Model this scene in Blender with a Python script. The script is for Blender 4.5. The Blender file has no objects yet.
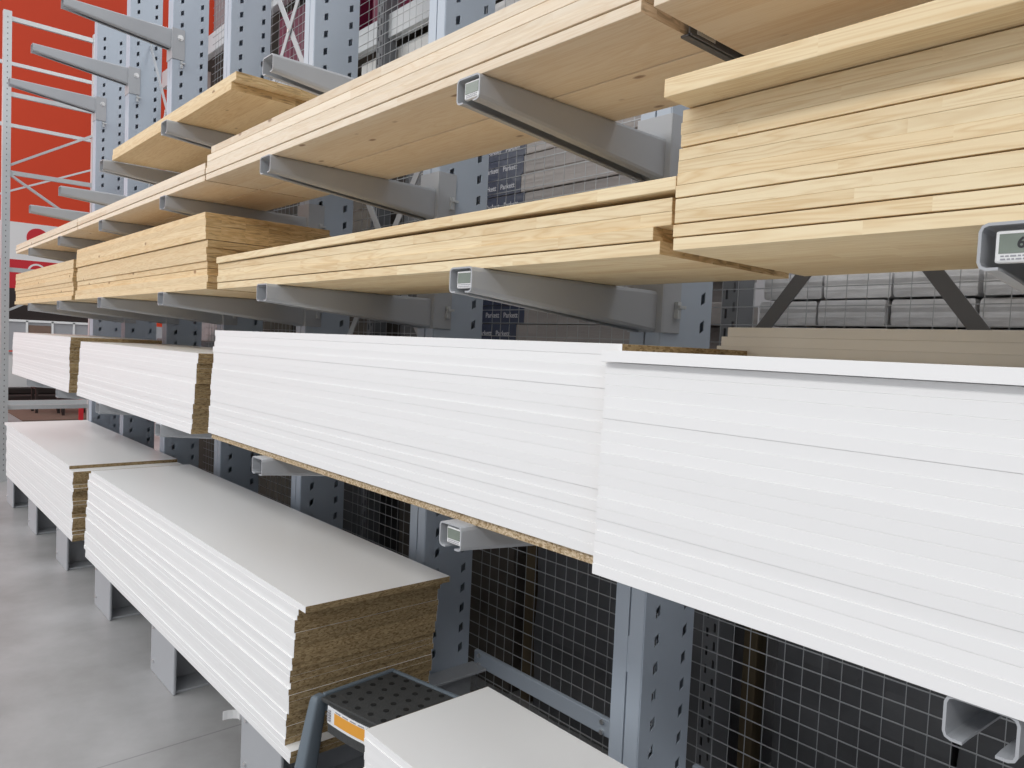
import bpy, bmesh, math, random
from mathutils import Matrix, Vector
random.seed(11)
S = bpy.context.scene
COL = S.collection
H = 1.48                                    # camera height; the rack runs along X, Y goes into the rack

# ------------------------------------------------------------------ helpers
class MB:
    """collects shapes, then links them as ONE mesh object"""
    def __init__(s): s.v = []; s.f = []; s.m = []
    def box(s, x0, x1, y0, y1, z0, z1, m=0):
        i = len(s.v)
        s.v += [(x0,y0,z0),(x1,y0,z0),(x1,y1,z0),(x0,y1,z0),(x0,y0,z1),(x1,y0,z1),(x1,y1,z1),(x0,y1,z1)]
        for q in ((0,3,2,1),(4,5,6,7),(0,1,5,4),(1,2,6,5),(2,3,7,6),(3,0,4,7)):
            s.f.append(tuple(i+a for a in q)); s.m.append(m)
    def bar(s, p, q, w, h, m=0, up=(0,0,1)):
        p, q = Vector(p), Vector(q); d = (q-p).normalized(); u = Vector(up)
        a = d.cross(u)
        if a.length < 1e-4: a = d.cross(Vector((0,1,0)))
        a.normalize(); b = a.cross(d).normalized(); i = len(s.v)
        for c in (p, q):
            for sx, sy in ((-1,-1),(1,-1),(1,1),(-1,1)):
                s.v.append(tuple(c + a*(sx*w/2) + b*(sy*h/2)))
        for r in ((0,1,2,3),(7,6,5,4),(0,4,5,1),(1,5,6,2),(2,6,7,3),(3,7,4,0)):
            s.f.append(tuple(i+k for k in r)); s.m.append(m)
    def loft(s, rings, m=0, closed=True, caps=True):
        n = len(rings[0]); i = len(s.v)
        for r in rings: s.v += [tuple(p) for p in r]
        for k in range(len(rings)-1):
            for j in range(n if closed else n-1):
                j2 = (j+1) % n
                s.f.append((i+k*n+j, i+k*n+j2, i+(k+1)*n+j2, i+(k+1)*n+j)); s.m.append(m)
        if closed and caps:
            s.f.append(tuple(i+j for j in reversed(range(n)))); s.m.append(m)
            s.f.append(tuple(i+(len(rings)-1)*n+j for j in range(n))); s.m.append(m)
    def cyl(s, p, q, r, n=12, m=0, r2=None):
        p, q = Vector(p), Vector(q); d = (q-p).normalized()
        a = d.orthogonal().normalized(); b = d.cross(a)
        R = [[c + (a*math.cos(t*2*math.pi/n) + b*math.sin(t*2*math.pi/n))*rr for t in range(n)] for c, rr in ((p,r),(q,r if r2 is None else r2))]
        s.loft(R, m)
    def quad(s, a, b, c, d, m=0):
        i = len(s.v); s.v += [a,b,c,d]; s.f.append((i,i+1,i+2,i+3)); s.m.append(m)
    def mesh(s, name, mats):
        me = bpy.data.meshes.new(name); me.from_pydata([tuple(v) for v in s.v], [], s.f)
        for mt in (mats if isinstance(mats, (list,tuple)) else [mats]): me.materials.append(mt)
        for p, m in zip(me.polygons, s.m): p.material_index = m
        bm = bmesh.new(); bm.from_mesh(me); bmesh.ops.recalc_face_normals(bm, faces=bm.faces); bm.to_mesh(me); bm.free()
        me.update(); return me
    def build(s, name, mats, parent=None, loc=(0,0,0), bevel=0, solid=0, seg=2):
        return link(name, s.mesh(name, mats), parent, loc, bevel, solid, seg)

def link(name, me, parent=None, loc=(0,0,0), bevel=0, solid=0, seg=2):
    o = bpy.data.objects.new(name, me); COL.objects.link(o); o.location = loc
    if parent: o.parent = parent
    if solid:
        k = o.modifiers.new('thickness', 'SOLIDIFY'); k.thickness = solid; k.offset = 0
    if bevel:
        k = o.modifiers.new('bevel', 'BEVEL'); k.width = bevel; k.segments = seg; k.limit_method = 'ANGLE'
    return o
def tag(o, label, cat, group=None, kind=None):
    o['label'] = label; o['category'] = cat
    if group: o['group'] = group
    if kind: o['kind'] = kind
    return o
def struct(o): o['kind'] = 'structure'; return o
def empty(name, loc, label, cat, group=None, rz=0):
    o = bpy.data.objects.new(name, None); COL.objects.link(o); o.location = loc; o.rotation_euler = (0,0,rz)
    o.empty_display_size = .05
    return tag(o, label, cat, group)
def dup(o, loc, label, group=None):
    r = o.copy(); COL.objects.link(r); r.location = loc; r['label'] = label
    if group: r['group'] = group
    for c in list(o.children):
        d = c.copy(); COL.objects.link(d); d.parent = r
        for g in c.children:
            e = g.copy(); COL.objects.link(e); e.parent = d
    return r
ORD = ['topmost','second','third','fourth','fifth','sixth','seventh','eighth','ninth','tenth','eleventh','twelfth','thirteenth','fourteenth',
       'fifteenth','sixteenth','seventeenth','eighteenth','nineteenth','twentieth','twenty-first','twenty-second','twenty-third','twenty-fourth','twenty-fifth','twenty-sixth']
def nth(i, n): return 'topmost' if i == 0 else ('lowest' if i == n-1 else ORD[i])

# ------------------------------------------------------------------ materials
def mat(name, col, rough=.5, metal=0, spec=.5, noise=0, scale=20, bump=0, bscale=200, rnd=0, stretch=(1,1,1)):
    m = bpy.data.materials.new(name); m.use_nodes = True; N = m.node_tree.nodes; L = m.node_tree.links
    b = N['Principled BSDF']; b.inputs['Base Color'].default_value = (*col,1); b.inputs['Roughness'].default_value = rough
    b.inputs['Metallic'].default_value = metal; b.inputs['Specular IOR Level'].default_value = spec
    tc = N.new('ShaderNodeTexCoord'); mp = N.new('ShaderNodeMapping'); mp.inputs['Scale'].default_value = stretch
    L.new(tc.outputs['Object'], mp.inputs['Vector'])
    if noise or rnd:
        hs = N.new('ShaderNodeHueSaturation'); hs.inputs['Color'].default_value = (*col,1)
        add = N.new('ShaderNodeMath'); add.operation = 'ADD'; add.inputs[0].default_value = 1 - noise/2 - rnd/2; add.inputs[1].default_value = 0
        last = add
        if noise:
            nz = N.new('ShaderNodeTexNoise'); nz.inputs['Scale'].default_value = scale; nz.inputs['Detail'].default_value = 6
            L.new(mp.outputs[0], nz.inputs['Vector'])
            mu = N.new('ShaderNodeMath'); mu.operation = 'MULTIPLY'; mu.inputs[1].default_value = noise
            L.new(nz.outputs['Fac'], mu.inputs[0]); L.new(mu.outputs[0], add.inputs[1])
        if rnd:
            oi = N.new('ShaderNodeObjectInfo'); m2 = N.new('ShaderNodeMath'); m2.operation = 'MULTIPLY'; m2.inputs[1].default_value = rnd
            L.new(oi.outputs['Random'], m2.inputs[0])
            last = N.new('ShaderNodeMath'); last.operation = 'ADD'; L.new(add.outputs[0], last.inputs[0]); L.new(m2.outputs[0], last.inputs[1])
        L.new(last.outputs[0], hs.inputs['Value']); L.new(hs.outputs[0], b.inputs['Base Color'])
    if bump:
        n2 = N.new('ShaderNodeTexNoise'); n2.inputs['Scale'].default_value = bscale; n2.inputs['Detail'].default_value = 4
        L.new(mp.outputs[0], n2.inputs['Vector'])
        bp = N.new('ShaderNodeBump'); bp.inputs['Strength'].default_value = bump; bp.inputs['Distance'].default_value = .01
        L.new(n2.outputs['Fac'], bp.inputs['Height']); L.new(bp.outputs[0], b.inputs['Normal'])
    return m

def ramp(N, stops):
    r = N.new('ShaderNodeValToRGB'); e = r.color_ramp.elements
    while len(e) < len(stops): e.new(.5)
    for k, (p, c) in zip(e, stops): k.position = p; k.color = (*c,1)
    return r

def wood(name, light, dark, knot, lam=.052, knots=1.0, grain=1.0, rnd=.14, jlen=.55):
    """edge-glued softwood panel: lamellas across Y, finger joints along X, long grain and knots"""
    m = bpy.data.materials.new(name); m.use_nodes = True; N = m.node_tree.nodes; L = m.node_tree.links
    b = N['Principled BSDF']; b.inputs['Roughness'].default_value = .55; b.inputs['Specular IOR Level'].default_value = .3
    tc = N.new('ShaderNodeTexCoord'); oi = N.new('ShaderNodeObjectInfo')
    def mth(op, a, c=None, d=None):
        n = N.new('ShaderNodeMath'); n.operation = op
        for k, x in enumerate((a, c, d)):
            if x is None: continue
            if isinstance(x, (int,float)): n.inputs[k].default_value = x
            else: L.new(x, n.inputs[k])
        return n.outputs[0]
    sep = N.new('ShaderNodeSeparateXYZ'); L.new(tc.outputs['Object'], sep.inputs[0])
    off = mth('MULTIPLY', oi.outputs['Random'], 37.0)
    lamid = mth('FLOOR', mth('ADD', mth('DIVIDE', sep.outputs['Y'], lam), .37))
    w1 = N.new('ShaderNodeTexWhiteNoise'); w1.noise_dimensions = '2D'
    c1 = N.new('ShaderNodeCombineXYZ'); L.new(lamid, c1.inputs[0]); L.new(off, c1.inputs[1]); L.new(c1.outputs[0], w1.inputs['Vector'])
    jid = mth('FLOOR', mth('ADD', mth('DIVIDE', sep.outputs['X'], jlen), mth('MULTIPLY', w1.outputs['Value'], 9.0)))
    w2 = N.new('ShaderNodeTexWhiteNoise'); w2.noise_dimensions = '3D'
    c2 = N.new('ShaderNodeCombineXYZ'); L.new(lamid, c2.inputs[0]); L.new(off, c2.inputs[1]); L.new(jid, c2.inputs[2]); L.new(c2.outputs[0], w2.inputs['Vector'])
    # grain
    mp = N.new('ShaderNodeMapping'); mp.inputs['Scale'].default_value = (1.1, 16, 16)
    sh = N.new('ShaderNodeVectorMath'); sh.operation = 'ADD'
    L.new(tc.outputs['Object'], sh.inputs[0])
    c3 = N.new('ShaderNodeCombineXYZ'); L.new(mth('MULTIPLY', w2.outputs['Value'], 13.0), c3.inputs[0]); L.new(off, c3.inputs[1]); L.new(mth('MULTIPLY', w2.outputs['Value'], 7.0), c3.inputs[2])
    L.new(c3.outputs[0], sh.inputs[1]); L.new(sh.outputs[0], mp.inputs['Vector'])
    nz = N.new('ShaderNodeTexNoise'); nz.inputs['Scale'].default_value = 2.2; nz.inputs['Detail'].default_value = 3; nz.inputs['Distortion'].default_value = .5
    L.new(mp.outputs[0], nz.inputs['Vector'])
    rings = mth('FRACT', mth('MULTIPLY', nz.outputs['Fac'], 9.0))
    tri = mth('ABSOLUTE', mth('SUBTRACT', rings, .55))
    rp = ramp(N, [(0, (1,1,1)), (.28, (.35,.35,.35)), (.55, (0,0,0))]); L.new(tri, rp.inputs[0])
    g = mth('MULTIPLY', rp.outputs[0], .55*grain)
    fac = mth('ADD', g, mth('MULTIPLY', mth('SUBTRACT', w2.outputs['Value'], .4), .45))
    mx = N.new('ShaderNodeMix'); mx.data_type = 'RGBA'; mx.clamp_factor = True
    L.new(fac, mx.inputs[0]); mx.inputs[6].default_value = (*light,1); mx.inputs[7].default_value = (*dark,1)
    # knots
    vk = N.new('ShaderNodeTexVoronoi'); vk.inputs['Scale'].default_value = 7.0
    mk = N.new('ShaderNodeMapping'); mk.inputs['Scale'].default_value = (.75, 1.5, 1.5)
    L.new(sh.outputs[0], mk.inputs['Vector']); L.new(mk.outputs[0], vk.inputs['Vector'])
    kr = ramp(N, [(0, (1,1,1)), (.055, (.75,.75,.75)), (.095, (0,0,0))]); L.new(vk.outputs['Distance'], kr.inputs[0])
    m2 = N.new('ShaderNodeMix'); m2.data_type = 'RGBA'
    L.new(mth('MULTIPLY', kr.outputs[0], knots), m2.inputs[0]); L.new(mx.outputs[2], m2.inputs[6]); m2.inputs[7].default_value = (*knot,1)
    sn = N.new('ShaderNodeSeparateXYZ'); L.new(tc.outputs['Normal'], sn.inputs[0])
    ne = N.new('ShaderNodeTexNoise'); ne.inputs['Scale'].default_value = 55; ne.inputs['Detail'].default_value = 3; ne.inputs['Distortion'].default_value = 2; mpe = N.new('ShaderNodeMapping'); mpe.inputs['Scale'].default_value = (1,.16,1.5); L.new(sh.outputs[0], mpe.inputs['Vector']); L.new(mpe.outputs[0], ne.inputs['Vector'])
    re_ = ramp(N, [(.3, tuple(c*.5 for c in dark)), (.5, tuple(c*.95 for c in dark)), (.7, tuple((a+c)/2*.95 for a, c in zip(light, dark)))]); L.new(ne.outputs['Fac'], re_.inputs[0])
    m3 = N.new('ShaderNodeMix'); m3.data_type = 'RGBA'
    L.new(mth('GREATER_THAN', mth('ABSOLUTE', sn.outputs['X']), .8), m3.inputs[0]); L.new(m2.outputs[2], m3.inputs[6]); L.new(re_.outputs[0], m3.inputs[7])
    hs = N.new('ShaderNodeHueSaturation'); L.new(m3.outputs[2], hs.inputs['Color'])
    L.new(mth('ADD', mth('MULTIPLY', oi.outputs['Random'], rnd), 1-rnd/2), hs.inputs['Value'])
    L.new(hs.outputs[0], b.inputs['Base Color'])
    return m

def chipboard(name, a, c, d, rnd=.3):
    m = bpy.data.materials.new(name); m.use_nodes = True; N = m.node_tree.nodes; L = m.node_tree.links
    b = N['Principled BSDF']; b.inputs['Roughness'].default_value = .85; b.inputs['Specular IOR Level'].default_value = .15
    tc = N.new('ShaderNodeTexCoord'); oi = N.new('ShaderNodeObjectInfo')
    mp = N.new('ShaderNodeMapping'); mp.inputs['Scale'].default_value = (1,.5,1.3)
    of = N.new('ShaderNodeVectorMath'); of.operation = 'MULTIPLY_ADD'; of.inputs[1].default_value = (0,31,17); L.new(oi.outputs['Random'], of.inputs[0]); L.new(tc.outputs['Object'], of.inputs[2]); L.new(of.outputs[0], mp.inputs['Vector'])
    v = N.new('ShaderNodeTexVoronoi'); v.inputs['Scale'].default_value = 230; L.new(mp.outputs[0], v.inputs['Vector'])
    sx = N.new('ShaderNodeSeparateColor'); L.new(v.outputs['Color'], sx.inputs[0])
    r = ramp(N, [(0, d), (.4, a), (1, c)]); L.new(sx.outputs[0], r.inputs[0])
    hs = N.new('ShaderNodeHueSaturation'); L.new(r.outputs[0], hs.inputs['Color'])
    mu = N.new('ShaderNodeMath'); mu.operation = 'MULTIPLY_ADD'; mu.inputs[1].default_value = rnd; mu.inputs[2].default_value = 1-rnd/2
    L.new(oi.outputs['Random'], mu.inputs[0]); L.new(mu.outputs[0], hs.inputs['Value']); L.new(hs.outputs[0], b.inputs['Base Color'])
    return m

M = {}
M['laminate'] = mat('white_laminate', (.90,.90,.895), .34, spec=.45)
M['edge'] = mat('white_edge_band', (.87,.87,.875), .45, spec=.35, rnd=.05)
M['chip'] = chipboard('chipboard_core', (.34,.245,.13), (.46,.35,.20), (.22,.15,.075))
M['rawchip'] = chipboard('raw_chipboard', (.50,.38,.24), (.68,.56,.40), (.28,.19,.10), .1)
M['taupe'] = mat('taupe_laminate', (.76,.71,.63), .5, rnd=.06)
M['spruce'] = wood('spruce_panel', (.86,.75,.60), (.70,.53,.35), (.22,.10,.04), lam=.065, knots=.85, grain=.75, jlen=1.1)
M['spruce2'] = wood('yellow_spruce_board', (.83,.67,.43), (.62,.42,.20), (.20,.085,.03), lam=.09, knots=.9, grain=.9, jlen=2.5)
M['pine'] = wood('clear_pine_panel', (.86,.72,.48), (.66,.46,.235), (.40,.22,.08), lam=.042, knots=.12, grain=.95, rnd=.08, jlen=.42)
M['steel'] = mat('grey_painted_steel', (.42,.435,.46), .42, spec=.5, noise=.08, scale=6)
M['column'] = mat('blue_grey_painted_steel', (.45,.51,.59), .42, spec=.5, noise=.08, scale=4)
M['galv'] = mat('galvanised_steel', (.60,.62,.63), .38, metal=.35, noise=.12, scale=30)
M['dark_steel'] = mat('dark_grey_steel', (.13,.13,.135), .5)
M['wire'] = mat('galvanised_wire', (.42,.43,.44), .45, metal=.3)
M['bolt'] = mat('zinc_bolt', (.75,.75,.75), .3, metal=.8)
M['tagwhite'] = mat('tag_white_plastic', (.80,.80,.80), .4)
M['lcd'] = mat('tag_grey_green_display', (.20,.235,.20), .25, noise=.5, scale=30)
M['ink'] = mat('black_ink', (.02,.02,.022), .5)
M['greyink'] = mat('grey_ink', (.33,.33,.36), .5)
M['navy'] = mat('navy_printed_film', (.035,.045,.085), .35, rnd=.3, bump=.3, bscale=25)
M['white_ink'] = mat('white_ink', (.62,.62,.66), .5)
M['plank_paper'] = mat('grey_plank_wrapping', (.32,.29,.275), .4, noise=.6, scale=7, bump=.4, bscale=18, rnd=.4, stretch=(.4,1,3))
M['pale_wrap'] = mat('pale_wrapped_pack', (.60,.59,.59), .35, noise=.6, scale=22, bump=.6, bscale=24, rnd=.25, stretch=(.6,1,1.6))
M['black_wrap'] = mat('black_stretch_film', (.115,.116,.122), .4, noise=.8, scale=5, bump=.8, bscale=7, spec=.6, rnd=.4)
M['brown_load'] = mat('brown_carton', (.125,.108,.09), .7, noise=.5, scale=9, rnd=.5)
M['timber'] = mat('rough_timber', (.12,.09,.05), .8, noise=.6, scale=6, stretch=(8,8,1))
M['maroon'] = mat('maroon_packaging', (.17,.012,.045), .45, noise=.4, scale=14, rnd=.35, stretch=(6,1,.4))
M['white_box'] = mat('white_carton', (.78,.78,.77), .6)
M['buff'] = mat('buff_board', (.56,.45,.42), .7, noise=.15, scale=3)
M['red_wall'] = mat('red_orange_wall_paint', (.74,.058,.012), .6, noise=.22, scale=.35)
M['plain_wall'] = mat('grey_wall_paint', (.36,.36,.37), .8, noise=.1, scale=1)
M['sign_white'] = mat('sign_white', (.82,.82,.82), .5)
M['sign_red'] = mat('sign_red', (.62,.018,.03), .5)
M['sticker'] = mat('sticker_white', (.80,.81,.83), .4)
M['orange'] = mat('sticker_orange', (.80,.36,.04), .45)
M['stool_grey'] = mat('blue_grey_plastic', (.15,.185,.22), .5, bump=.12, bscale=300)
M['stool_black'] = mat('black_ribbed_rubber', (.05,.052,.053), .7, noise=.4, scale=60, bump=.25, bscale=120)
M['hole'] = mat('black_rubber_recess', (.008,.008,.008), .9)
M['dark_furn'] = mat('dark_brown_furniture', (.03,.02,.018), .5, noise=.4, scale=4)
M['rug'] = mat('brown_rug', (.20,.13,.10), .9, noise=.4, scale=12)
M['magenta'] = mat('magenta_packaging', (.22,.02,.11), .5, noise=.5, scale=5)
M['grey_panel'] = mat('grey_panel_paint', (.36,.36,.38), .6)

def concrete():
    m = mat('polished_concrete', (.33,.33,.335), .38, spec=.4)
    N = m.node_tree.nodes; L = m.node_tree.links; b = N['Principled BSDF']
    tc = N.new('ShaderNodeTexCoord')
    n1 = N.new('ShaderNodeTexNoise'); n1.inputs['Scale'].default_value = 1.6; n1.inputs['Detail'].default_value = 9; n1.inputs['Roughness'].default_value = .62
    L.new(tc.outputs['Object'], n1.inputs['Vector'])
    r = ramp(N, [(.3, (.27,.268,.265)), (.52, (.36,.36,.363)), (.72, (.44,.44,.445))]); L.new(n1.outputs['Fac'], r.inputs[0])
    br = N.new('ShaderNodeTexBrick'); br.offset = 0; br.inputs['Scale'].default_value = 1; br.inputs['Brick Width'].default_value = 6.0; br.inputs['Row Height'].default_value = 6.0
    br.inputs['Mortar Size'].default_value = .004; br.inputs['Color1'].default_value = (1,1,1,1); br.inputs['Color2'].default_value = (1,1,1,1); br.inputs['Mortar'].default_value = (.72,.72,.72,1)
    mp = N.new('ShaderNodeMapping'); mp.inputs['Location'].default_value = (2.72, 1.2, 0); L.new(tc.outputs['Object'], mp.inputs['Vector']); L.new(mp.outputs[0], br.inputs['Vector'])
    mx = N.new('ShaderNodeMix'); mx.data_type = 'RGBA'; mx.blend_type = 'MULTIPLY'; mx.inputs[0].default_value = 1
    L.new(r.outputs[0], mx.inputs[6]); L.new(br.outputs[0], mx.inputs[7]); L.new(mx.outputs[2], b.inputs['Base Color'])
    n2 = N.new('ShaderNodeTexNoise'); n2.inputs['Scale'].default_value = 90; n2.inputs['Detail'].default_value = 4; L.new(tc.outputs['Object'], n2.inputs['Vector'])
    bp = N.new('ShaderNodeBump'); bp.inputs['Strength'].default_value = .06; L.new(n2.outputs['Fac'], bp.inputs['Height']); L.new(bp.outputs[0], b.inputs['Normal'])
    return m
M['floor'] = concrete()

def text_mesh(name, s, size, material):
    cu = bpy.data.curves.new(name, 'FONT'); cu.body = s; cu.size = size; cu.extrude = .0004; cu.offset = .0004; cu.align_x = 'CENTER'; cu.align_y = 'CENTER'
    o = bpy.data.objects.new(name, cu); COL.objects.link(o)
    dg = bpy.context.evaluated_depsgraph_get(); me = bpy.data.meshes.new_from_object(o.evaluated_get(dg))
    bpy.data.objects.remove(o); me.name = name; me.materials.clear(); me.materials.append(material)
    me.transform(Matrix.Rotation(math.pi/2, 4, 'X'))       # upright, readable from -Y
    return me

# ------------------------------------------------------------------ the room
m = MB(); m.box(-20.2, 6, -9, 7.2, -.1, 0); struct(m.build('floor', M['floor']))
m = MB(); m.box(-20.2, -20.0, -9, 7.2, 0, 10.5); struct(m.build('wall_left', M['red_wall']))
m = MB(); m.box(-20.0, 6, 7.0, 7.2, 0, 10.5); struct(m.build('wall_back', M['plain_wall']))
m = MB(); m.box(5.0, 5.2, -9, 7.0, 0, 5.0); struct(m.build('light_block_right', M['plain_wall']))  # unseen wall, added to block world light from the +X side

# ------------------------------------------------------------------ cantilever rack
PITCH = 1.005
def cx(k): return -1.2435 - PITCH*k            # centre of column k; k=0 is the near one whose foot shows at the bottom edge
Y0, Y1, HW = 1.567, 1.790, .0495
TOP = 4.10
def side_plate():
    s = MB(); hw, hh, p = .0095, .0148, .077
    edges = [Y0, 1.622-hw, 1.622+hw, 1.748-hw, 1.748+hw, Y1]
    for a, b in ((0,1),(2,3),(4,5)):
        s.quad((0,edges[a],.0),(0,edges[b],.0),(0,edges[b],TOP),(0,edges[a],TOP))
    n = int((TOP-.35)/p)
    for a, b in ((1,2),(3,4)):
        z = [0.0]; 
        zs = [.325 + p*i for i in range(n)]
        lo = 0.0
        for zc in zs:
            k = .005
            s.quad((0,edges[a],lo if lo==0 else lo-k),(0,edges[b],lo if lo==0 else lo+k),(0,edges[b],zc-hh+k),(0,edges[a],zc-hh-k))
            lo = zc+hh
        s.quad((0,edges[a],lo-.005),(0,edges[b],lo+.005),(0,edges[b],TOP),(0,edges[a],TOP))
    return s
def make_column():
    t = empty('rack_column', (cx(0),0,0), '', 'rack column', 'perforated uprights of the cantilever rack')
    sp = side_plate().mesh('side_plate', M['column'])
    for sx in (-1, 1): link('side_plate', sp, t, (sx*HW,0,0), solid=.003)
    f = MB()
    for sx in (-1, 1):
        x0, x1 = sorted((sx*.0025, sx*(HW-.0015)))
        f.box(x0, x1, Y0-.002, Y0+.002, 0, TOP); f.box(x0, x1, Y1-.002, Y1+.002, 0, TOP)
        x0, x1 = sorted((sx*.0025, sx*.0055))
        f.box(x0, x1, Y0+.002, Y0+.03, 0, TOP)                   # the two folded halves meet in the middle
    for z in (.02, .62, 1.22, 1.82, 2.42, 3.02, 3.62): f.box(-.0025, .0025, Y0-.001, Y0+.003, z, z+.10)
    f.build('front_flange', M['column'], t, bevel=.001)
    c = MB(); c.box(-HW+.002, HW-.002, Y0+.002, Y1-.002, TOP-.006, TOP-.002); c.build('end_cap', M['column'], t)
    b = MB()                                                     # floor beam with flanges
    b.box(-.14, .14, .998, Y1+.02, 0, .010); b.box(-.14, .14, .998, Y0-.004, .246, .256)
    for sx in (-1, 1):
        a0, a1 = sorted((sx*.053, sx*.14)); b.box(a0, a1, Y0-.004, Y1+.02, .246, .256)
    b.box(-.012, .012, .998, Y0-.004, .010, .246)
    for sx in (-1, 1):
        a0, a1 = sorted((sx*.053, sx*.062)); b.box(a0, a1, Y0-.004, Y1+.01, .010, .246)
    b.build('base_beam', M['steel'], t, bevel=.002)
    e = MB(); e.box(-.155, .155, .985, .997, 0, .256)
    ep = e.build('foot_plate', M['steel'], t, bevel=.004)
    bo = MB()
    for x in (-.11,):
        for z in (.055, .205): bo.cyl((x,.986,z), (x,.978,z), .0075, 8)
    bo.build('bolt', M['bolt'], ep)
    return t
ORDK = {-1:'the one at the right edge of the picture', 0:'nearest fully seen one, right of the step stool', 1:'second from the near end, beside the step stool', 2:'third from the near end',
        3:'fourth from the near end', 4:'fifth from the near end', 5:'sixth from the near end, next to last', 6:'farthest one, against the red wall'}
col0 = make_column(); col0['label'] = 'perforated blue-grey rack upright, ' + ORDK[0]
for k in range(1, 7):
    dup(col0, (cx(k),0,0), 'perforated blue-grey rack upright, ' + ORDK[k])

# arms: tapered lipped channels open underneath
def arm_mesh(tip, root, yt=.95, yr=1.561, w=.0365, lip=.02):
    s = MB()
    def prof(y, h):
        r = .008; pts = [(-w+lip,-h),(-w+r,-h),(-w+r*.3,-h+r*.3),(-w,-h+r),(-w,-r),(-w+r*.3,-r*.3),(-w+r,0)]
        pts += [(-a, z) for a, z in reversed(pts)]
        return [(x, y, z) for x, z in pts]
    s.loft([prof(yt, tip), prof(yt+.02, tip+.0005), prof(yr, root)], closed=False)
    return s.mesh('arm_beam', M['steel'])
def make_arm(tip, root, zlo, zhi, bolted=True):
    t = empty('cantilever_arm', (0,0,0), '', 'rack arm')
    o = link('arm_beam', arm_mesh(tip, root), t, solid=.0035); o.modifiers['thickness'].offset = 0
    for p in o.data.polygons: p.use_smooth = False
    b = MB(); g = HW+.003
    b.box(-g-.004, g+.004, 1.561, 1.566, zlo, zhi)
    b.box(g, g+.004, 1.566, 1.640, zlo, zhi); b.box(-g-.004, -g, 1.566, 1.640, zlo, zhi)
    br = b.build('bracket', M['steel'], t, bevel=.0015)
    c = MB(); zc = zlo+.14
    c.cyl((g+.003,1.612,zc), (g+.015,1.612,zc), .013, 6); c.cyl((g+.003,1.612,zc), (g+.007,1.612,zc), .019, 14)
    if bolted: c.build('bolt', M['bolt'], br)
    q = MB(); zq = zlo-.030 if bolted else -.045
    q.box(g+.0045, g+.016, 1.612, 1.626, zq-.022, zq+.022); q.box(g+.0045, g+.022, 1.612, 1.640, zq+.004, zq+.012)
    q.build('locking_pin', M['galv'], t)
    return t
ARM_A = make_arm(.050, .104, -.106, .062, False)
ARM_B = make_arm(.052, .120, -.19, .006)
Z2, Z3, Z4, Z5, Z6 = 1.10, 1.64, 2.03, 2.33, 3.445
LV = {2:('under the middle white stacks', 'arms under the middle white stacks'), 3:('under the middle pine row', 'arms under the middle pine row'),
      4:('under the upper pine row', 'arms under the upper pine row'), 5:('above the upper pine row', 'arms of the fifth level'),
      6:('bare at the top before the red wall', 'bare top arms')}
used = {'A':False, 'B':False}
def arm(k, lv, z, first):
    near = {-1:'at the right edge', 0:'nearest whole one', 1:'second whole one from the near end', 2:'third whole one from the near end', 3:'fourth from the near end',
            4:'fifth from the near end', 5:'sixth from the near end', 6:'farthest one'}[k]
    if lv == 5: near = {1:'the empty near one', 2:'under the yellow boards\' right half', 3:'under the yellow boards\' left half', 4:'empty, second from the far end', 5:'empty, farthest'}[k]
    if lv == 6: near = {4:'nearest', 5:'middle', 6:'farthest'}[k]
    lab = 'steel cantilever arm %s, %s' % (LV[lv][0], near)
    src = ARM_B if first == 'B' else ARM_A
    if not used[first]:
        used[first] = True; src.location = (cx(k),0,z); src['label'] = lab; src['group'] = LV[lv][1]; return src
    return dup(src, (cx(k) - (.013 if k < 0 else 0),0,z), lab, LV[lv][1])
for k in range(0, 6): arm(k, 2, Z2, 'A')
for k in range(0, 6): arm(k, 3, Z3, 'A')
for k in range(0, 6): arm(k, 4, Z4, 'A')
for k in range(1, 6): arm(k, 5, Z5, 'A')
for k in range(4, 7): arm(k, 6, Z6, 'B')
arm(-1, 2, Z2, 'A'); arm(-1, 3, Z3, 'A')

# wire mesh panels behind the uprights
def make_panel():
    t = empty('mesh_panel', (0,1.84,0), '', 'mesh panel', 'wire mesh panels behind the uprights')
    w = MB(); W = PITCH
    n = 20
    for i in range(1, n): x = -W/2 + W*i/n; w.box(x-.0008, x+.0008, -.0008, .0008, .03, 3.98)
    z = .05
    while z < 3.97:
        w.box(-W/2, W/2, -.0035, -.0012, z-.0013, z+.0013); z += .049
    w.build('wire_grid', M['wire'], t)
    for z in (.243,):
        b = MB(); b.box(-W/2+.056, W/2-.056, -.025, -.006, z, z+.058); b.build('cross_rail', M['column'], t, bevel=.003)
        if z > 1: continue
        c = MB()
        for zz in (.012, .046): c.cyl((W/2-.285, -.025, z+zz), (W/2-.285, -.034, z+zz), .008, 8); c.cyl((-W/2+.09, -.025, z+zz), (-W/2+.09, -.034, z+zz), .008, 8)
        c.build('bolt', M['bolt'], t)
    return t
pan = make_panel(); pan.location.x = cx(0) - PITCH/2; pan['label'] = 'galvanised wire mesh panel behind the step stool, between the two nearest uprights'
PL = {-1:'galvanised wire mesh panel at the right edge, behind the pale wrapped packs side', 1:'galvanised wire mesh panel between the second and third uprights',
      2:'galvanised wire mesh panel between the third and fourth uprights', 3:'galvanised wire mesh panel between the fourth and fifth uprights, farthest of all'}
PL[-1] = 'galvanised wire mesh panel right of the nearest upright, at the right edge'
for k in (-1, 1, 2, 3): dup(pan, (cx(k)-PITCH/2, 1.84, 0), PL[k])

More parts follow.
